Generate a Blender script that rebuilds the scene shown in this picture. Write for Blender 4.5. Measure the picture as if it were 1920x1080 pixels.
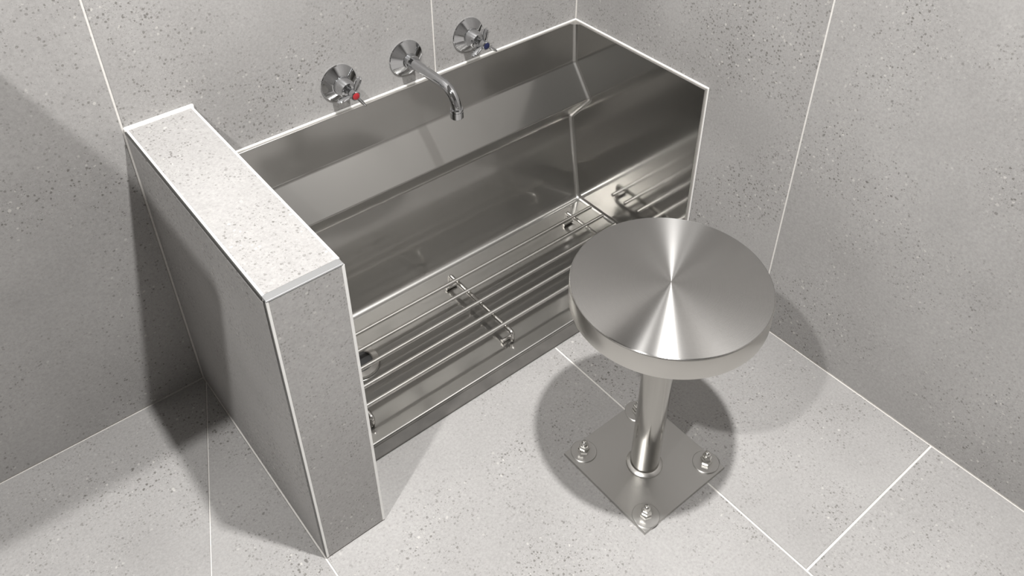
import bpy, bmesh, math
from mathutils import Vector, Matrix

scn = bpy.context.scene
COL = scn.collection
for o in list(bpy.data.objects):
    bpy.data.objects.remove(o, do_unlink=True)

# ------------------------------------------------------------------ camera
cam_data = bpy.data.cameras.new('camera')
cam = bpy.data.objects.new('camera', cam_data)
COL.objects.link(cam)
RIGHT = Vector((0.77612839, -0.63057305, -0.00153499))
DOWN = Vector((-0.38170172, -0.4678696, -0.79712096))
FWD = Vector((0.50192482, 0.61925412, -0.6038177))
cam.matrix_world = Matrix((
    (RIGHT.x, -DOWN.x, -FWD.x, -1.22938),
    (RIGHT.y, -DOWN.y, -FWD.y, -1.29000),
    (RIGHT.z, -DOWN.z, -FWD.z, 1.37447),
    (0, 0, 0, 1)))
cam_data.sensor_width = 36.0
cam_data.lens = 1636.72 * 36.0 / 1920.0
cam_data.shift_x = (960 - 960.78) / 1920.0
cam_data.shift_y = (336.6 - 540) / 1920.0
cam_data.clip_start = 0.02
scn.camera = cam

# ------------------------------------------------------------------ world, exposure
world = bpy.data.worlds.new('world')
scn.world = world
world.use_nodes = True
world.node_tree.nodes['Background'].inputs['Color'].default_value = (0.02, 0.02, 0.02, 1)
world.node_tree.nodes['Background'].inputs['Strength'].default_value = 0.1
scn.view_settings.view_transform = 'Standard'
scn.view_settings.look = 'None'
scn.view_settings.gamma = 1.0
scn.view_settings.use_curve_mapping = False
scn.view_settings.exposure = 0.0

CEIL = 2.40
# ceiling downlights (x, y, watts): built as fixtures further down
DOWNLIGHTS = [(-0.64, -1.00, 65.0), (-1.92, -1.04, 50.0)]


# ------------------------------------------------------------------ materials
def nodes_of(name):
    m = bpy.data.materials.new(name)
    m.use_nodes = True
    nt = m.node_tree
    return m, nt, nt.nodes['Principled BSDF']


def N(nt, kind, **kw):
    n = nt.nodes.new(kind)
    for k, v in kw.items():
        setattr(n, k, v)
    return n


def ramp(nt, a, b, ca=(0, 0, 0, 1), cb=(1, 1, 1, 1)):
    r = N(nt, 'ShaderNodeValToRGB')
    e = r.color_ramp.elements
    e[0].position, e[1].position = a, b
    e[0].color, e[1].color = ca, cb
    return r


def mat_tile():
    m, nt, p = nodes_of('speckled_concrete_tile')
    L = nt.links.new
    geo = N(nt, 'ShaderNodeNewGeometry')
    inf = N(nt, 'ShaderNodeObjectInfo')
    off = N(nt, 'ShaderNodeVectorMath', operation='MULTIPLY_ADD')
    comb = N(nt, 'ShaderNodeCombineXYZ')
    for i in range(3):
        L(inf.outputs['Random'], comb.inputs[i])
    L(comb.outputs[0], off.inputs[0])
    off.inputs[1].default_value = (7.3, 5.1, 3.7)
    L(geo.outputs['Position'], off.inputs[2])
    P = off.outputs[0]

    def noise(scale, detail=2, rough=.5):
        n = N(nt, 'ShaderNodeTexNoise')
        n.inputs['Scale'].default_value = scale
        n.inputs['Detail'].default_value = detail
        n.inputs['Roughness'].default_value = rough
        L(P, n.inputs['Vector'])
        return n.outputs['Fac']

    def math_(op, a, b):
        n = N(nt, 'ShaderNodeMath', operation=op)
        for i, v in enumerate((a, b)):
            if isinstance(v, (int, float)):
                n.inputs[i].default_value = v
            else:
                L(v, n.inputs[i])
        return n.outputs[0]

    def specks(scale, keep, radius, warp=.6):
        # random subset of voronoi cells, each a small irregular fleck
        wn = N(nt, 'ShaderNodeTexNoise')
        wn.inputs['Scale'].default_value = scale * 1.3
        L(P, wn.inputs['Vector'])
        mx = N(nt, 'ShaderNodeVectorMath', operation='MULTIPLY_ADD')
        L(wn.outputs['Color'], mx.inputs[0])
        mx.inputs[1].default_value = (warp / scale,) * 3
        L(P, mx.inputs[2])
        v = N(nt, 'ShaderNodeTexVoronoi')
        v.inputs['Scale'].default_value = scale
        L(mx.outputs[0], v.inputs['Vector'])
        sp = N(nt, 'ShaderNodeSeparateColor')
        L(v.outputs['Color'], sp.inputs[0])
        sel = math_('LESS_THAN', sp.outputs[0], keep)
        rad = math_('MULTIPLY', math_('ADD', sp.outputs[1], .35), radius)
        d = math_('SUBTRACT', rad, v.outputs['Distance'])
        d = math_('MULTIPLY', d, 9.0)
        cl = N(nt, 'ShaderNodeClamp')
        L(d, cl.inputs[0])
        return math_('MULTIPLY', sel, cl.outputs[0])

    cloud = ramp(nt, .3, .7, (.300, .2915, .284, 1), (.372, .3625, .354, 1))
    L(noise(3.2, 4, .55), cloud.inputs[0])
    fine = ramp(nt, .3, .7, (.88, .88, .88, 1), (1.08, 1.08, 1.08, 1))
    L(noise(210, 3, .7), fine.inputs[0])
    mul = N(nt, 'ShaderNodeMix', data_type='RGBA', blend_type='MULTIPLY')
    mul.inputs[0].default_value = 1
    L(cloud.outputs[0], mul.inputs[6])
    L(fine.outputs[0], mul.inputs[7])
    cluster = ramp(nt, .40, .62)
    L(noise(5.5, 3, .6), cluster.inputs[0])
    clus = math_('ADD', math_('MULTIPLY', cluster.outputs[0], .85), .12)
    cur = mul.outputs[2]
    for sc, keep, rad, colr, amt in ((230, .25, .44, (.115, .108, .098, 1), .80),
                                     (480, .26, .45, (.150, .141, .130, 1), .60),
                                     (130, .07, .30, (.10, .092, .085, 1), .85),
                                     (170, .05, .38, (.58, .56, .53, 1), .65),
                                     (420, .16, .42, (.52, .505, .48, 1), .45)):
        f = math_('MULTIPLY', math_('MULTIPLY', specks(sc, keep, rad), clus), amt)
        mx = N(nt, 'ShaderNodeMix', data_type='RGBA')
        L(f, mx.inputs[0])
        L(cur, mx.inputs[6])
        mx.inputs[7].default_value = colr
        cur = mx.outputs[2]
    L(cur, p.inputs['Base Color'])
    p.inputs['Roughness'].default_value = .55
    p.inputs['Specular IOR Level'].default_value = .35
    b = N(nt, 'ShaderNodeBump')
    b.inputs['Strength'].default_value = .12
    b.inputs['Distance'].default_value = .001
    L(noise(170, 3, .6), b.inputs['Height'])
    L(b.outputs[0], p.inputs['Normal'])
    return m


def mat_plain(name, col, rough=.6, metallic=0.0, noise_scale=40, amount=.06, spec=.5):
    m, nt, p = nodes_of(name)
    L = nt.links.new
    tc = N(nt, 'ShaderNodeTexCoord')
    n = N(nt, 'ShaderNodeTexNoise')
    n.inputs['Scale'].default_value = noise_scale
    n.inputs['Detail'].default_value = 3
    L(tc.outputs['Object'], n.inputs['Vector'])
    lo = tuple(c * (1 - amount) for c in col) + (1,)
    hi = tuple(min(1, c * (1 + amount)) for c in col) + (1,)
    r = ramp(nt, .3, .7, lo, hi)
    L(n.outputs['Fac'], r.inputs[0])
    L(r.outputs[0], p.inputs['Base Color'])
    p.inputs['Roughness'].default_value = rough
    p.inputs['Metallic'].default_value = metallic
    p.inputs['Specular IOR Level'].default_value = spec
    return m


def mat_steel(name, col=(.60, .585, .56), rough=.22, grain=(3, 260, 260), bump=.02, var=.08, aniso=0.0,
              smudge=.10, haze=0.0, haze_rough=.45):
    """brushed stainless sheet; grain = noise scale per axis (low along the brushing)"""
    m, nt, p = nodes_of(name)
    L = nt.links.new
    tc = N(nt, 'ShaderNodeTexCoord')
    mp = N(nt, 'ShaderNodeMapping')
    mp.inputs['Scale'].default_value = grain
    L(tc.outputs['Object'], mp.inputs['Vector'])
    n = N(nt, 'ShaderNodeTexNoise')
    n.inputs['Scale'].default_value = 1
    n.inputs['Detail'].default_value = 4
    L(mp.outputs[0], n.inputs['Vector'])
    s = N(nt, 'ShaderNodeTexNoise')
    s.inputs['Scale'].default_value = 9
    s.inputs['Detail'].default_value = 5
    L(tc.outputs['Object'], s.inputs['Vector'])
    a = N(nt, 'ShaderNodeMath', operation='MULTIPLY_ADD')
    L(n.outputs['Fac'], a.inputs[0])
    a.inputs[1].default_value = var
    a.inputs[2].default_value = rough - var / 2 - smudge / 2
    b = N(nt, 'ShaderNodeMath', operation='MULTIPLY_ADD')
    L(s.outputs['Fac'], b.inputs[0])
    b.inputs[1].default_value = smudge
    L(a.outputs[0], b.inputs[2])
    L(b.outputs[0], p.inputs['Roughness'])
    p.inputs['Base Color'].default_value = (*col, 1)
    p.inputs['Metallic'].default_value = 1
    if bump:
        bp = N(nt, 'ShaderNodeBump')
        bp.inputs['Strength'].default_value = bump
        bp.inputs['Distance'].default_value = .001
        L(n.outputs['Fac'], bp.inputs['Height'])
        L(bp.outputs[0], p.inputs['Normal'])
    if aniso:
        p.inputs['Anisotropic'].default_value = aniso
    if haze:
        # second, wider lobe: fine brushing scatters part of the reflection
        q = N(nt, 'ShaderNodeBsdfPrincipled')
        q.inputs['Base Color'].default_value = (*col, 1)
        q.inputs['Metallic'].default_value = 1
        q.inputs['Roughness'].default_value = haze_rough
        mxs = N(nt, 'ShaderNodeMixShader')
        mxs.inputs[0].default_value = haze
        L(p.outputs[0], mxs.inputs[1])
        L(q.outputs[0], mxs.inputs[2])
        L(mxs.outputs[0], nt.nodes['Material Output'].inputs['Surface'])
    return m


def mat_spun():
    """circularly brushed seat: radial streaks of light"""
    m = mat_steel('spun_brushed_steel', (.5, .49, .475), .25, (1, 1, 1), 0, .0, 1.0, .02)
    nt = m.node_tree
    L = nt.links.new
    p = nt.nodes['Principled BSDF']
    t = N(nt, 'ShaderNodeTangent', direction_type='RADIAL', axis='Z')
    p.inputs['Anisotropic Rotation'].default_value = .25
    L(t.outputs[0], p.inputs['Tangent'])
    tc = N(nt, 'ShaderNodeTexCoord')
    ln = N(nt, 'ShaderNodeVectorMath', operation='LENGTH')
    L(tc.outputs['Object'], ln.inputs[0])
    n = N(nt, 'ShaderNodeTexNoise', noise_dimensions='1D')
    n.inputs['Scale'].default_value = 900
    n.inputs['Detail'].default_value = 3
    L(ln.outputs['Value'], n.inputs['W'])
    r = ramp(nt, .3, .7, (.445, .438, .426, 1), (.485, .478, .466, 1))
    L(n.outputs['Fac'], r.inputs[0])
    L(r.outputs[0], p.inputs['Base Color'])
    return m


M = {}
M['tile'] = mat_tile()
M['grout'] = mat_plain('light_grey_grout', (.66, .64, .61), .8, 0, 300, .06, .3)
M['caulk'] = mat_plain('white_silicone', (.74, .73, .71), .45, 0, 60, .03)
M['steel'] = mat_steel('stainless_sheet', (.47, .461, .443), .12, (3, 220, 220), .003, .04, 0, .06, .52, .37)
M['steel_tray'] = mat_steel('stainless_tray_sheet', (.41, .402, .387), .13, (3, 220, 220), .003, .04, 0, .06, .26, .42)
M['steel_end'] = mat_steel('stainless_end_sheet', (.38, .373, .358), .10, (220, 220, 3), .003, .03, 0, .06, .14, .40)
M['rim'] = mat_steel('stainless_edge', (.68, .665, .64), .30, (20, 20, 20), 0, .05, 0, .05)
M['rod'] = mat_steel('stainless_rod', (.66, .645, .62), .20, (8, 300, 300), 0, .06, 0, .04)
M['post'] = mat_steel('stainless_tube', (.44, .43, .405), .16, (200, 200, 4), .01, .08, 0, .06)
M['plate'] = mat_steel('stainless_plate', (.50, .49, .475), .36, (120, 5, 120), .01, .08, 0, .10)
M['seat_side'] = mat_steel('seat_rim_steel', (.62, .605, .575), .30, (60, 60, 400), .01, .08, 0, .05)
M['spun'] = mat_spun()
M['chrome'] = mat_steel('polished_chrome', (.56, .565, .575), .06, (5, 5, 5), 0, .01, 0, .02)
M['alu'] = mat_steel('satin_aluminium', (.66, .67, .68), .38, (4, 200, 200), .01, .06, 0, .04)
M['alu_dark_reflect'] = mat_steel('aluminium_dark_reflection', (.17, .17, .165), .30, (4, 200, 200), .01, .06, 0, .04)  # aluminium trim, with the dark room it mirrors put into the base colour
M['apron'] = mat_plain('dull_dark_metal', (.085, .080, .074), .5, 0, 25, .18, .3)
M['red'] = mat_plain('red_indicator', (.34, .022, .028), .35, 0, 200, .1)
M['blue'] = mat_plain('navy_indicator', (.012, .016, .06), .35, 0, 200, .1)
M['rubber'] = mat_plain('dark_rubber', (.03, .03, .03), .5, 0, 50, .2)
M['paint'] = mat_plain('grey_ceiling_paint', (.33, .325, .318), .8, 0, 30, .02, .3)
M['white_metal'] = mat_plain('white_enamel', (.8, .8, .79), .4, 0, 30, .02)
M['zinc'] = mat_steel('zinc_bolt', (.70, .69, .66), .22, (90, 90, 90), 0, .1, 0, .05)


def mat_lens(strength):
    m, nt, p = nodes_of('lit_downlight_lens')
    p.inputs['Base Color'].default_value = (.9, .9, .88, 1)
    p.inputs['Emission Color'].default_value = (1, .985, .95, 1)
    p.inputs['Emission Strength'].default_value = strength
    return m


M['lens'] = mat_lens(4.0)


# ------------------------------------------------------------------ mesh helpers
def link(name, me, mat, parent=None, loc=None, kind=None, smooth=None):
    o = bpy.data.objects.new(name, me)
    COL.objects.link(o)
    if mat is not None and not me.materials:
        me.materials.append(mat)
    if parent is not None:
        o.parent = parent
    if loc is not None:
        o.location = loc
    if kind:
        o['kind'] = kind
    if smooth is not None:
        me.shade_smooth()
        me.set_sharp_from_angle(angle=math.radians(smooth))
    return o


def from_bm(bm, name):
    bmesh.ops.recalc_face_normals(bm, faces=bm.faces)
    me = bpy.data.meshes.new(name)
    bm.to_mesh(me)
    bm.free()
    return me


def add_box(bm, lo, hi, bev=0.0, seg=1):
    c = [(a + b) / 2 for a, b in zip(lo, hi)]
    s = [abs(b - a) for a, b in zip(lo, hi)]
    r = bmesh.ops.create_cube(bm, size=1.0)
    vs = r['verts']
    bmesh.ops.scale(bm, vec=s, verts=vs)
    bmesh.ops.translate(bm, vec=c, verts=vs)
    if bev:
        es = list({e for v in vs for e in v.link_edges})
        bmesh.ops.bevel(bm, geom=es, offset=bev, segments=seg, profile=.5, affect='EDGES')


def box_me(name, lo, hi, bev=0.0, seg=1):
    bm = bmesh.new()
    add_box(bm, lo, hi, bev, seg)
    return from_bm(bm, name)


def add_prism(bm, pts, z0, z1, bev=0.0):
    """convex polygon in xy extruded z0..z1, its top edge softened by bev"""
    vb = [bm.verts.new((x, y, z0)) for x, y in pts]
    n = len(pts)
    rings = [vb]
    if bev:
        rings.append([bm.verts.new((x, y, z1 - bev)) for x, y in pts])
        rings.append([bm.verts.new((x, y, z1)) for x, y in inset(pts, bev)])
    else:
        rings.append([bm.verts.new((x, y, z1)) for x, y in pts])
    for a, b in zip(rings, rings[1:]):
        for i in range(n):
            bm.faces.new((a[i], a[(i + 1) % n], b[(i + 1) % n], b[i]))
    bm.faces.new(rings[0][::-1])
    bm.faces.new(rings[-1])


def inset(pts, d):
    """inset a convex polygon by d on all sides"""
    n = len(pts)
    area = sum(pts[i][0] * pts[(i + 1) % n][1] - pts[(i + 1) % n][0] * pts[i][1] for i in range(n))
    sg = 1 if area > 0 else -1
    out = []
    for i in range(n):
        p0, p1, p2 = Vector(pts[i - 1]), Vector(pts[i]), Vector(pts[(i + 1) % n])
        e1, e2 = (p1 - p0).normalized(), (p2 - p1).normalized()
        n1, n2 = sg * Vector((-e1.y, e1.x)), sg * Vector((-e2.y, e2.x))
        b = (n1 + n2)
        b = b / max(1e-6, (1 + n1.dot(n2)))
        out.append(tuple(p1 + b * d))
    return out


def add_lathe(bm, prof, axis='Z', seg=48, origin=(0, 0, 0)):
    """prof = [(radius, height)]; axis Z, or -Y (height runs toward -y)"""
    rings = []
    for r, h in prof:
        ring = []
        if r < 1e-6:
            ring = [None]
        for k in range(seg if r >= 1e-6 else 1):
            a = 2 * math.pi * k / seg
            if axis == 'Z':
                v = (r * math.cos(a), r * math.sin(a), h)
            elif axis == '-Y':
                v = (r * math.cos(a), -h, r * math.sin(a))
            vv = bm.verts.new((v[0] + origin[0], v[1] + origin[1], v[2] + origin[2]))
            if r < 1e-6:
                ring = [vv]
            else:
                ring.append(vv)
        rings.append(ring)
    for a, b in zip(rings, rings[1:]):
        if len(a) == 1 and len(b) == 1:
            continue
        for k in range(seg):
            k2 = (k + 1) % seg
            if len(a) == 1:
                bm.faces.new((a[0], b[k], b[k2]))
            elif len(b) == 1:
                bm.faces.new((a[k], b[0], a[k2]))
            else:
                bm.faces.new((a[k], b[k], b[k2], a[k2]))
    for ring in (rings[0], rings[-1]):
        if len(ring) > 1:
            bm.faces.new(ring)


def lathe_me(name, prof, axis='Z', seg=48, origin=(0, 0, 0)):
    bm = bmesh.new()
    add_lathe(bm, prof, axis, seg, origin)
    return from_bm(bm, name)


def add_tube(bm, path, r, seg=16):
    path = [Vector(p) for p in path]
    rings = []
    up = None
    for i, p in enumerate(path):
        if i == 0:
            t = path[1] - p
        elif i == len(path) - 1:
            t = p - path[i - 1]
        else:
            t = (path[i + 1] - p).normalized() + (p - path[i - 1]).normalized()
        t.normalize()
        if up is None:
            up = Vector((0, 0, 1)) if abs(t.z) < .9 else Vector((1, 0, 0))
        u = (up - t * up.dot(t)).normalized()
        w = t.cross(u)
        up = u
        rings.append([bm.verts.new(p + r * (math.cos(2 * math.pi * k / seg) * u + math.sin(2 * math.pi * k / seg) * w))
                      for k in range(seg)])
    for a, b in zip(rings, rings[1:]):
        for k in range(seg):
            k2 = (k + 1) % seg
            bm.faces.new((a[k], a[k2], b[k2], b[k]))
    bm.faces.new(rings[0][::-1])
    bm.faces.new(rings[-1])


def tube_me(name, path, r, seg=16):
    bm = bmesh.new()
    add_tube(bm, path, r, seg)
    return from_bm(bm, name)


def thing(name, label, cat, loc=(0, 0, 0), group=None):
    o = bpy.data.objects.new(name, None)
    COL.objects.link(o)
    o.empty_display_size = .05
    o.location = loc
    o['label'] = label
    o['category'] = cat
    if group:
        o['group'] = group
    return o


def tag(o, label):
    o['label'] = label
    return o


# ------------------------------------------------------------------ room shell
XL, YF = -3.40, -3.60          # left wall and the wall behind the camera
GAP = .0019                    # half of a tile joint
TH = .0016                     # tiles stand this proud of the grout bed


def structure(name, lo, hi, mat, label, cat):
    o = link(name, box_me(name, lo, hi), mat, kind='structure')
    o['label'] = label
    o['category'] = cat
    return o


floor = structure('floor', (XL - .1, YF - .1, -.10), (.1, .1, -TH), M['grout'],
                  'pale speckled grey floor of large rectangular tiles', 'floor')
wall_back = structure('wall_back', (XL - .1, TH, -TH), (.1, .10, CEIL + .05), M['grout'],
                      'grey speckled tiled wall behind the taps and steel trough', 'wall')
wall_right = structure('wall_right', (TH, YF - .1, -TH), (.10, TH, CEIL + .05), M['grout'],
                       'grey speckled tiled wall beside the round stool', 'wall')
wall_left = structure('wall_left', (XL - .10, YF - .1, -TH), (XL - TH, TH, CEIL + .05), M['grout'],
                      'grey tiled wall on the far left outside the picture', 'wall')
wall_front = structure('wall_front', (XL - TH, YF - .10, -TH), (TH, YF - TH, CEIL + .05), M['grout'],
                       'grey tiled wall behind the viewer', 'wall')
ceiling = structure('ceiling', (XL - .10, YF - .10, CEIL), (.10, .10, CEIL + .05), M['paint'],
                    'plain grey painted ceiling with downlights', 'ceiling')


def tile_obj(parent, pts, z0, z1, xf=None):
    bm = bmesh.new()
    add_prism(bm, pts, z0, z1, .0006)
    if xf is not None:
        bmesh.ops.transform(bm, matrix=xf, verts=bm.verts)
    return link('tile', from_bm(bm, 'tile'), M['tile'], parent)


def rect(x0, x1, y0, y1):
    return [(x0, y0), (x1, y0), (x1, y1), (x0, y1)]


# floor tiles, 600 x 1200; the column left of the low wall is cut along the fall of the floor
XJ = (-.382, -.983, -1.584, -2.185, -2.786)
FLOOR_POLYS = [
    rect(XJ[0], 0, -1.008, 0), rect(XJ[0], 0, -2.208, -1.008), rect(XJ[0], 0, YF, -2.208),
    rect(XJ[1], XJ[0], -1.25, 0), rect(XJ[1], XJ[0], -2.45, -1.25), rect(XJ[1], XJ[0], YF, -2.45),
    [(XJ[1], -.012), (-1.470, -1.20), (XJ[1], -1.20)],
    [(XJ[1], 0), (XJ[2], 0), (XJ[2], -1.20), (-1.470, -1.20), (XJ[1], -.012)],
    rect(XJ[2], XJ[1], -2.40, -1.20), rect(XJ[2], XJ[1], YF, -2.40),
    rect(XJ[3], XJ[2], -1.0, 0), rect(XJ[3], XJ[2], -2.2, -1.0), rect(XJ[3], XJ[2], YF, -2.2),
    rect(XJ[4], XJ[3], -1.25, 0), rect(XJ[4], XJ[3], -2.45, -1.25), rect(XJ[4], XJ[3], YF, -2.45),
    rect(XL, XJ[4], -1.0, 0), rect(XL, XJ[4], -2.2, -1.0), rect(XL, XJ[4], YF, -2.2),
]
for poly in FLOOR_POLYS:
    tile_obj(floor, inset(poly, GAP if len(poly) == 4 else .0011), -TH, 0)

# wall tiles: polygon plane -> wall plane
ROWS = ((0, 1.2), (1.2, CEIL))
XF_BACK = Matrix(((1, 0, 0, 0), (0, 0, -1, 0), (0, 1, 0, 0), (0, 0, 0, 1)))            # (u,v,w) -> (u,-w,v)
XF_RIGHT = Matrix(((0, 0, -1, 0), (1, 0, 0, 0), (0, 1, 0, 0), (0, 0, 0, 1)))           # -> (-w,u,v)
XF_LEFT = Matrix(((0, 0, 1, XL), (1, 0, 0, 0), (0, 1, 0, 0), (0, 0, 0, 1)))
XF_FRONT = Matrix(((1, 0, 0, 0), (0, 0, 1, YF), (0, 1, 0, 0), (0, 0, 0, 1)))
bx = (0,) + XJ + (XL,)
by = (0, -.605, -1.206, -1.807, -2.408, -3.009, YF)
for z0, z1 in ROWS:
    for a, b in zip(bx[1:], bx):
        tile_obj(wall_back, inset(rect(a, b, z0, z1), GAP), -TH, 0, XF_BACK)
        tile_obj(wall_front, inset(rect(a, b, z0, z1), GAP), -TH, 0, XF_FRONT)
    for a, b in zip(by[1:], by):
        tile_obj(wall_right, inset(rect(a, b, z0, z1), GAP), -TH, 0, XF_RIGHT)
        tile_obj(wall_left, inset(rect(a, b, z0, z1), GAP), -TH, 0, XF_LEFT)

# ------------------------------------------------------------------ downlights
for i, (x, y, watts) in enumerate(DOWNLIGHTS):
    d = thing('ceiling_downlight',
              ('round recessed ceiling downlight above the stool',
               'round recessed ceiling downlight above the left part of the room')[i],
              'downlight', (x, y, CEIL), 'ceiling downlights')
    link('trim_ring', lathe_me('trim_ring', [(.040, -.004), (.058, -.004), (.060, -.001), (.060, 0), (.040, 0), (.040, -.004)], 'Z', 48),
         M['white_metal'], d, smooth=40)
    link('lens', lathe_me('lens', [(.0, -.001), (.040, -.001), (.040, 0), (0, 0)], 'Z', 32), M['lens'], d)
    ld = bpy.data.lights.new('downlight_lamp', 'AREA')
    ld.shape = 'DISK'
    ld.size = .07
    ld.energy = watts
    ld.color = (1.0, .99, .975)
    lo = bpy.data.objects.new('downlight_lamp', ld)
    COL.objects.link(lo)
    lo.parent = d
    lo.location = (0, 0, -.006)

# ------------------------------------------------------------------ low tiled nib wall
NX0, NX1, ND, NH = -.982, -.868, .495, .598
nib = thing('low_wall', 'low narrow grey tiled wall with metal edge trim left of the trough', 'low wall',
            ((NX0 + NX1) / 2, -ND / 2, 0))
NO = Vector(nib.location)


def nb(lo, hi):
    return [a - b for a, b in zip(lo, NO)], [a - b for a, b in zip(hi, NO)]


def nbox(name, lo, hi, mat, bev=0.0, seg=1):
    l, h = nb(lo, hi)
    return link(name, box_me(name, l, h, bev, seg), mat, nib)


T = .0020
nbox('core', (NX0 + T, -ND + T, 0), (NX1 - T, -.0002, NH - T), M['grout'])
nbox('tile', (NX0 + .0058, -ND + .0135, NH - T), (NX1 - .0042, -.006, NH), M['tile'], .0005)             # top
nbox('tile', (NX0, -ND + .0092, .004), (NX0 + T, -.004, NH - .0095), M['tile'], .0005)                    # left face
nbox('tile', (NX0 + .005, -ND, .004), (NX1 - .005, -ND + T, NH - .003), M['tile'], .0005)                 # front
nbox('tile', (NX1 - T, -ND + .0045, .004), (NX1, -.004, NH - .004), M['tile'], .0005)                     # right face
tag(nbox('edge_trim', (NX0 + .001, -ND - .0004, NH - .0025), (NX1 - .0015, -ND + .0125, NH + .0006), M['alu'], .0005),
    'satin aluminium trim strip across the front top edge')
tag(nbox('edge_trim', (NX0 - .0002, -ND + .0125, NH - .0075), (NX0 + .0022, -.003, NH - .0010), M['alu_dark_reflect'], .0004),
    'thin aluminium trim along the left top edge, dark reflection painted in')
tag(nbox('edge_trim', (NX0 - .0002, -ND + .0012, .003), (NX0 + .0022, -ND + .0070, NH - .003), M['alu_dark_reflect'], .0004),
    'thin upright aluminium trim on the front left corner, dark reflection painted in')
tag(nbox('grout_edge', (NX0 + .0020, -ND + .0125, NH - .0025), (NX0 + .0058, -.003, NH + .0002), M['caulk'], .0004),
    'white grout line on the left top edge')
tag(nbox('grout_edge', (NX1 - .0042, -ND + .0125, NH - .0025), (NX1 - .0003, -.003, NH + .0002), M['caulk'], .0006),
    'white grout line on the right top edge')
tag(nbox('grout_edge', (NX1 - .0050, -ND - .0002, .003), (NX1 - .0002, -ND + .004, NH - .0025), M['caulk'], .0006),
    'white grout line on the front right corner')
tag(nbox('grout_edge', (NX0 + .0010, -ND - .0002, .003), (NX0 + .0050, -ND + .003, NH - .0025), M['caulk'], .0006),
    'white grout line on the front left corner')
tag(nbox('silicone_bead', (NX0 - .0005, -.0065, NH - .003), (NX1 + .0015, 0, NH + .0050), M['caulk'], .0022, 3),
    'white silicone bead where the top meets the wall')

# ------------------------------------------------------------------ stainless foot washing trough
SX0, SX1 = -.8605, -.0095        # inner faces of the end panels
SD, SH = .386, .480
sink = thing('foot_washing_trough', 'stainless steel foot washing trough set between low wall and tiled corner', 'trough',
             ((NX1) / 2, -SD / 2, 0))
SO = Vector(sink.location)


def sbox_me(name, boxes, bev=0.0):
    bm = bmesh.new()
    for lo, hi in boxes:
        add_box(bm, [a - b for a, b in zip(lo, SO)], [a - b for a, b in zip(hi, SO)], bev)
    return from_bm(bm, name)


def fillet(p0, p1, p2, r, n=5):
    p0, p1, p2 = Vector(p0), Vector(p1), Vector(p2)
    a, b = (p0 - p1).normalized(), (p2 - p1).normalized()
    ang = a.angle(b)
    d = r / math.tan(ang / 2)
    c = p1 + (a + b).normalized() * (r / math.sin(ang / 2))
    s, e = p1 + a * d - c, p1 + b * d - c
    out = []
    tot = s.angle_signed(e)
    for k in range(n + 1):
        t = tot * k / n
        out.append((c.x + s.x * math.cos(t) + s.y * math.sin(t) if False else c.x + (Matrix.Rotation(-t, 2) @ s).x,
                    c.y + (Matrix.Rotation(-t, 2) @ s).y))
    return out


K = [(-.0085, .480), (-.0130, .382), (-.0670, .307), (-.0085, .235), (-.0450, .0062), (-.3270, .0055), (-.3305, .0110),
     (-.3580, .0125), (-.3600, .0115), (-.3606, .0030)]
prof = [K[0]]
prof += fillet(K[0], K[1], K[2], .014, 3)
prof += fillet(K[1], K[2], K[3], .0035, 5)
prof += fillet(K[2], K[3], K[4], .016, 4)
prof += fillet(K[3], K[4], K[5], .018, 6)
SPLIT = len(prof) - 1
prof += [K[5], K[6]]
LIPI = len(prof)
prof += fillet(K[6], K[7], K[8], .0012, 3)
prof += [K[8]]
prof += [K[9]]


def offset_prof(pr, d):
    """offset toward the inside of the trough (right-hand side walking rim -> lip is the wall)"""
    out = []
    for i, p in enumerate(pr):
        p = Vector(p)
        es = []
        if i > 0:
            es.append((p - Vector(pr[i - 1])).normalized())
        if i < len(pr) - 1:
            es.append((Vector(pr[i + 1]) - p).normalized())
        ns = [Vector((e.y, -e.x)) for e in es]      # inside normal
        if len(ns) == 1:
            b = ns[0]
        else:
            b = (ns[0] + ns[1]) / max(.3, 1 + ns[0].dot(ns[1]))
        out.append(tuple(p + b * d))
    return out


RC = .009
stations = []
for k in range(7):
    a = math.pi / 2 * (1 - k / 6)
    stations.append((SX0 + RC - RC * math.sin(a), RC * (1 - math.cos(a))))
for k in range(1, 12):
    t = k / 12
    stations.append((SX0 + RC + (SX1 - SX0 - 2 * RC) * t, 0.0))
for k in range(7):
    a = math.pi / 2 * k / 6
    stations.append((SX1 - RC + RC * math.sin(a), RC * (1 - math.cos(a))))


def swept(i0, i1, name, stn):
    bm = bmesh.new()
    rows = []
    for x, d in stn:
        pr = offset_prof(prof, d)
        if i0 == 0:
            pr[0] = (pr[0][0], SH)
        rows.append([bm.verts.new((x - SO.x, y - SO.y, z)) for y, z in pr[i0:i1 + 1]])
    for a, b in zip(rows, rows[1:]):
        for k in range(len(a) - 1):
            bm.faces.new((a[k], b[k], b[k + 1], a[k + 1]))
    # real sheet thickness, added on the outside
    me = bpy.data.meshes.new(name)
    bm.normal_update()
    bm.to_mesh(me)
    bm.free()
    return me


def thicken(o, inside_hint):
    me = o.data
    f = me.polygons[len(me.polygons) // 2]
    md = o.modifiers.new('sheet', 'SOLIDIFY')
    md.thickness = .0012
    md.offset = -1.0 if f.normal.dot(Vector(inside_hint)) > 0 else 1.0
    wn = o.modifiers.new('flat_normals', 'WEIGHTED_NORMAL')
    wn.keep_sharp = True
    wn.weight = 100
    return o


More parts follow.
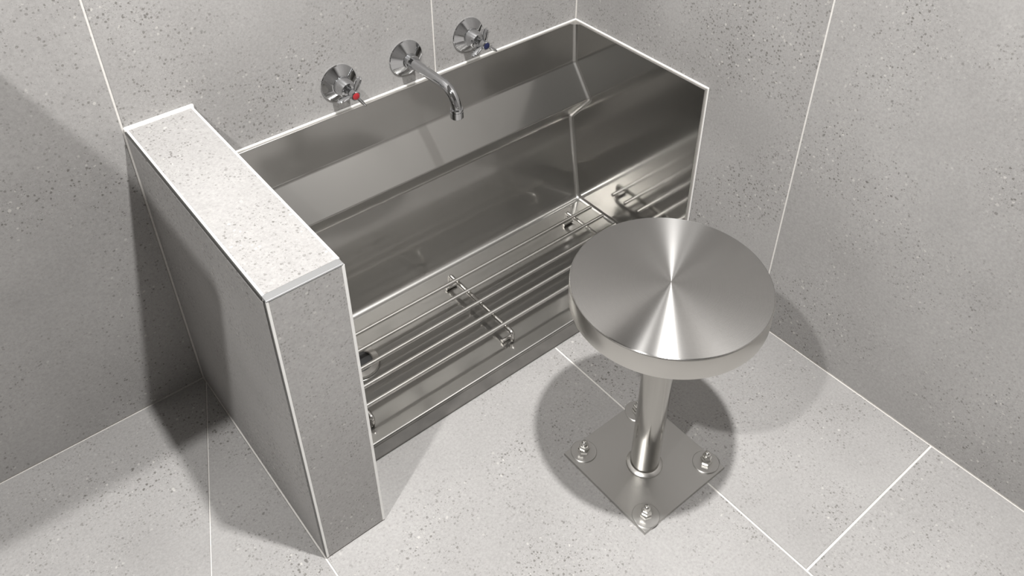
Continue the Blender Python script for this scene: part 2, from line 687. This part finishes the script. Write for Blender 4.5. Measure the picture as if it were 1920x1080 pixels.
bp = link('back_panel', swept(0, SPLIT, 'back_panel', stations), M['steel'], sink, smooth=38)
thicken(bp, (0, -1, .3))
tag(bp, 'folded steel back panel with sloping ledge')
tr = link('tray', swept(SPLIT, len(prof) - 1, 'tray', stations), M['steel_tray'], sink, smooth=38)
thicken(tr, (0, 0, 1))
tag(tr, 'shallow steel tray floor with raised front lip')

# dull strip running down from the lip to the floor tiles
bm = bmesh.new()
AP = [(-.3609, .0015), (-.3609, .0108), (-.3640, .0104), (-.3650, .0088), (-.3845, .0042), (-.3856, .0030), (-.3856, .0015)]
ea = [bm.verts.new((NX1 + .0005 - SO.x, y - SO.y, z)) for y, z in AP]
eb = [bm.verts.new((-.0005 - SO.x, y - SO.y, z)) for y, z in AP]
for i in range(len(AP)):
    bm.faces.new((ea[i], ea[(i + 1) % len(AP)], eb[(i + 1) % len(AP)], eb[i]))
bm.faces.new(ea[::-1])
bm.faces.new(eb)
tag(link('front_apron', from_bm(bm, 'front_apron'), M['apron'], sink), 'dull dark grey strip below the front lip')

# end panels: fill the outline left by the offset profile
po = offset_prof(prof, RC)
po[0] = (po[0][0], SH)
for name, x, sgn in (('end_panel', SX1, 1), ('end_panel', SX0, -1)):
    bm = bmesh.new()
    outl = [p for p in po[:LIPI + 3]]
    outl += [(-.3850, .0120), (-.3855, SH)]
    va = [bm.verts.new((x - SO.x, y - SO.y, z)) for y, z in outl]
    vb = [bm.verts.new((x + sgn * .0012 - SO.x, y - SO.y, z)) for y, z in outl]
    n = len(outl)
    bm.faces.new(va)
    bm.faces.new(vb[::-1])
    for i in range(n):
        bm.faces.new((va[i], vb[i], vb[(i + 1) % n], va[(i + 1) % n]))
    bm.normal_update()
    bmesh.ops.triangulate(bm, faces=[f for f in bm.faces if len(f.verts) > 4], ngon_method='EAR_CLIP')
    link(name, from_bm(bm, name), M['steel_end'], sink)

EX0, EX1 = NX1 + .0003, -.0003
link('rim_flange', sbox_me('rim_flange', [
    ((EX0, -.0095, SH - .0012), (EX1, -.0015, SH + .0006)),
    ((SX1 - .0006, -SD, SH - .0012), (EX1 - .0015, -.0095, SH + .0006)),
    ((EX0, -SD, SH - .0012), (SX0 + .0006, -.0095, SH + .0006)),
    ((SX1 - .0006, -SD - .0006, .003), (EX1 - .0015, -SD + .0012, SH + .0006)),
    ((EX0, -SD - .0006, .003), (SX0 + .0006, -SD + .0012, SH + .0006)),
], .0003), M['rim'], sink)
tag(link('silicone_bead', sbox_me('silicone_bead', [
    ((EX0, -.0036, SH - .002), (EX1, 0, SH + .0032)),
    ((-.0036, -SD - .002, SH - .002), (0, -.0036, SH + .0030)),
    ((-.0030, -SD - .0032, .001), (0, -SD + .0002, SH + .0028)),
], .0012), M['caulk'], sink), 'white silicone bead sealing the rim to the tiles')
# welded corner gusset at the top inner corner
bm = bmesh.new()
add_prism(bm, [(-.026 - SO.x, -.0080 - SO.y), (SX1 - SO.x + .002, -.026 - SO.y), (SX1 - SO.x + .002, -.0080 - SO.y)], SH - .0012, SH + .0004)
link('corner_flange', from_bm(bm, 'corner_flange'), M['rim'], sink)
# waste outlet in the tray
dx, dy = -.724, -.170
dr = link('drain', lathe_me('drain', [(.028, .0100), (.028, .0150), (.030, .0165), (.042, .0150), (.044, .0112), (.044, .0100)], 'Z', 40,
                           (dx - SO.x, dy - SO.y, -.0030)), M['rod'], sink, smooth=35)
link('drain_strainer', lathe_me('drain_strainer', [(0, .0135), (.020, .0130), (.0285, .0115), (.0285, .0100)], 'Z', 32,
                                (dx - SO.x, dy - SO.y, -.0030)), M['rubber'], dr, smooth=35)

# ------------------------------------------------------------------ foot grate in the trough
GZ = .0440
grate = thing('foot_grate', 'removable grate of five thin steel rods standing in the trough', 'grate', (-.4445, -.2105, .0060))
GO = Vector(grate.location)
rod_me = tube_me('rod', [(-.398, 0, 0), (.3985, 0, 0)], .0045, 14)
rod_me.shade_smooth()
rod_me.set_sharp_from_angle(angle=math.radians(50))
for k in range(5):
    y = -.1310 - .0421 * k
    link('rod', rod_me, M['rod'], grate, (0, y - GO.y, GZ - GO.z))
bar_path = [(0, -.1100, -.0290), (0, -.1100, -.0085)]
for k in range(5):
    a = math.pi / 2 * k / 4
    bar_path.append((0, -.1100 + .0065 * (1 - math.cos(a)), -.0085 + .0065 * math.sin(a)))
path = bar_path + [(x, -y, z) for x, y, z in reversed(bar_path)]
ZB = GZ - .0072 - .0020
path = [(x, y, z + ZB - GO.z) for x, y, z in path]
zmin = min(p[2] for p in path)
path = [(x, y, max(z, .0052)) for x, y, z in path]
bar_me = tube_me('cross_bar', path, .0049, 14)
bar_me.shade_smooth()
bar_me.set_sharp_from_angle(angle=math.radians(50))
foot_me = tube_me('foot', [(-.019, 0, 0), (.008, 0, 0)], .0040, 12)
foot_me.shade_smooth()
foot_me.set_sharp_from_angle(angle=math.radians(50))
for x in (-.3385, 0, .3485):
    cb = link('cross_bar', bar_me, M['rod'], grate, (x, 0, 0))
    for y in (-.099, .099):
        link('foot', foot_me, M['rod'], cb, (0, y, .0050))

# ------------------------------------------------------------------ round stool
STX, STY = -.4435, -.6995
stool = thing('round_stool', 'round brushed steel stool bolted to the floor in front of trough', 'stool', (STX, STY, 0))
R_, Z1, Z0 = .1535, .4585, .4165
seat = link('seat', lathe_me('seat', [(0, Z0 + .006 - .437), (R_ - .006, Z0 + .006 - .437), (R_ - .004, Z0 - .437), (R_ - .0005, Z0 + .001 - .437),
                                      (R_, Z0 + .004 - .437), (R_, Z1 - .003 - .437), (R_ - .0008, Z1 - .0009 - .437), (R_ - .003, Z1 - .437), (0, Z1 - .437)],
                             'Z', 128), M['seat_side'], stool, (0, 0, .437), smooth=50)
seat.data.materials.append(M['spun'])
for f in seat.data.polygons:
    if f.normal.z > .9 and f.center.z > 0:
        f.material_index = 1
tag(seat, 'thick round seat with circular brushing')
PR = .0262
link('post', lathe_me('post', [(PR, .006), (PR, .423)], 'Z', 64), M['post'], stool, smooth=50)
link('weld_ring', lathe_me('weld_ring', [(PR - .001, .006), (.0325, .006), (.0330, .0072), (.0315, .0090), (.0285, .0098), (PR, .0120), (PR - .001, .0120)], 'Z', 48),
     M['rim'], stool, smooth=60)
bm = bmesh.new()
add_prism(bm, rect(-.0995, .1050, -.0980, .1070), 0, .0060, .0005)
link('base_plate', from_bm(bm, 'base_plate'), M['plate'], stool)
bolt_stud = lathe_me('anchor_bolt', [(.0060, .0), (.0060, .0240), (.0055, .0275), (.0035, .0300), (0, .0308)], 'Z', 20)
bolt_stud.shade_smooth()
bolt_stud.set_sharp_from_angle(angle=math.radians(45))
washer_me = lathe_me('washer', [(.0055, 0), (.0240, 0), (.0240, .0014), (.0232, .0020), (.0055, .0020), (.0055, 0)], 'Z', 40)
washer_me.shade_smooth()
washer_me.set_sharp_from_angle(angle=math.radians(35))
nut_me = lathe_me('nut', [(.0045, 0), (.0098, 0), (.0110, .0010), (.0110, .0072), (.0096, .0084), (.0045, .0084)], 'Z', 6)
lock_me = lathe_me('lock_nut', [(.0045, 0), (.0090, 0), (.0096, .0008), (.0096, .0062), (.0080, .0086), (.0050, .0100)], 'Z', 6)
for i, (bx_, by_) in enumerate(((-.0690, .0870), (.0870, -.0700), (-.0750, -.0760), (.0720, .0880))):
    b = link('anchor_bolt', bolt_stud, M['zinc'], stool, (bx_, by_, .0060))
    link('washer', washer_me, M['plate'], b)
    nt_ = link('nut', nut_me, M['zinc'], b, (0, 0, .0020))
    nt_.rotation_euler.z = .3 + i * .7
    nt_ = link('lock_nut', lock_me, M['zinc'], b, (0, 0, .0106))
    nt_.rotation_euler.z = .9 + i * .5

# ------------------------------------------------------------------ taps and spout
TZ = .5414


def make_tap(x, label, ind, ind_label, turn):
    t = thing('wall_tap', label, 'tap', (x, 0, TZ), 'wall taps')
    link('flange', lathe_me('flange', [(.0365, 0), (.0370, .0020), (.0361, .0036), (.0338, .0048), (.0200, .0135), (.0188, .0140), (.0100, .0140)],
                            '-Y', 64), M['chrome'], t, smooth=28)
    link('body', lathe_me('body', [(.0100, .0100), (.0182, .0100), (.0182, .0140), (.0164, .0395), (.0156, .0408), (.0115, .0414), (.0110, .0400), (.0060, .0398)],
                          '-Y', 48), M['chrome'], t, smooth=28)
    h = link('handle', lathe_me('handle', [(.0050, .0380), (.0055, .0460), (.0082, .0475), (.0092, .0520), (.0090, .0630), (.0074, .0645), (.0066, .0640), (.0, .0640)],
                                '-Y', 32), M['chrome'], t, smooth=35)
    for k in range(3):
        a = math.radians(turn + 120 * k)
        bm = bmesh.new()
        bmesh.ops.create_uvsphere(bm, u_segments=20, v_segments=12, radius=1.0)
        bmesh.ops.scale(bm, vec=(.0170, .0078, .0034), verts=bm.verts)
        for v in bm.verts:
            s = (v.co.x / .0170 + 1) / 2
            v.co.y *= .75 + .45 * s
            v.co.y -= .003 * s * s           # lugs lean slightly off the wall at the tip
        bmesh.ops.translate(bm, vec=(.0200, -.0560, 0), verts=bm.verts)
        bmesh.ops.rotate(bm, cent=(0, 0, 0), matrix=Matrix.Rotation(-a, 3, 'Y'), verts=bm.verts)
        lg = link('lug', from_bm(bm, 'lug'), M['chrome'], h)
        lg.data.shade_smooth()
    tag(link('indicator', lathe_me('indicator', [(.0066, .0630), (.0066, .0648), (.0055, .0655), (0, .0657)], '-Y', 28), ind, h, smooth=40), ind_label)
    return t


make_tap(-.599, 'chrome wall tap with red indicator left of the spout', M['red'], 'red hot water button', 64)
make_tap(-.3005, 'chrome wall tap with dark blue indicator right of the spout', M['blue'], 'dark blue cold water button', 82)

sp = thing('wall_spout', 'chrome wall spout curving down over the steel trough', 'spout', (-.4506, 0, TZ))
link('flange', lathe_me('flange', [(.0365, 0), (.0370, .0020), (.0361, .0036), (.0338, .0048), (.0165, .0150), (.0150, .0156), (.0080, .0156)],
                        '-Y', 64), M['chrome'], sp, smooth=28)
link('collar', lathe_me('collar', [(.0080, .0150), (.0150, .0150), (.0146, .0280), (.0138, .0292), (.0080, .0292)], '-Y', 40), M['chrome'], sp, smooth=28)
pth = [(0, -.004 - .1225 * k / 4, 0) for k in range(5)]
for k in range(1, 15):
    a = math.pi / 2 * k / 14
    pth.append((0, -.1265 - .0395 * math.sin(a), -.0395 * (1 - math.cos(a))))
link('spout_pipe', tube_me('spout_pipe', pth, .0098, 28), M['chrome'], sp, smooth=40)
bm = bmesh.new()
add_lathe(bm, [(.0080, 0), (.0118, 0), (.0124, -.0010), (.0124, -.0040), (.0112, -.0046), (.0112, -.0056), (.0124, -.0062),
               (.0124, -.0190), (.0116, -.0200), (.0090, -.0200), (.0088, -.0180), (0, -.0180)], 'Z', 36, (0, -.1660, -.0345))
link('aerator', from_bm(bm, 'aerator'), M['chrome'], sp, smooth=30)

# ------------------------------------------------------------------ wall-hung basin further left (its shadow falls beside the low wall)
BX1, BYF, BZ1, BZ0 = -1.245, -.50, 1.015, .885
basin = thing('wall_basin', 'wall-hung steel hand basin left of the low wall outside the picture', 'basin', ((BX1 - .95), BYF / 2, BZ0))
bm = bmesh.new()
bw, bd, bh = .95, -BYF, BZ1 - BZ0
outer = rect(-bw, bw, -bd / 2, bd / 2)
inner = inset(outer, .035)
low = inset(outer, .075)
rings = [[bm.verts.new((x, y, z)) for x, y in pts] for pts, z in ((inset(outer, .03), 0), (outer, bh - .03), (outer, bh), (inner, bh), (low, .02))]
for a, b in zip(rings, rings[1:]):
    for i in range(4):
        bm.faces.new((a[i], a[(i + 1) % 4], b[(i + 1) % 4], b[i]))
bm.faces.new(rings[0][::-1])
bm.faces.new(rings[-1])
link('bowl', from_bm(bm, 'bowl'), M['steel'], basin)
link('drain', lathe_me('drain', [(0, .0205), (.030, .0205), (.034, .0225), (.036, .0200)], 'Z', 32), M['rim'], basin, smooth=35)
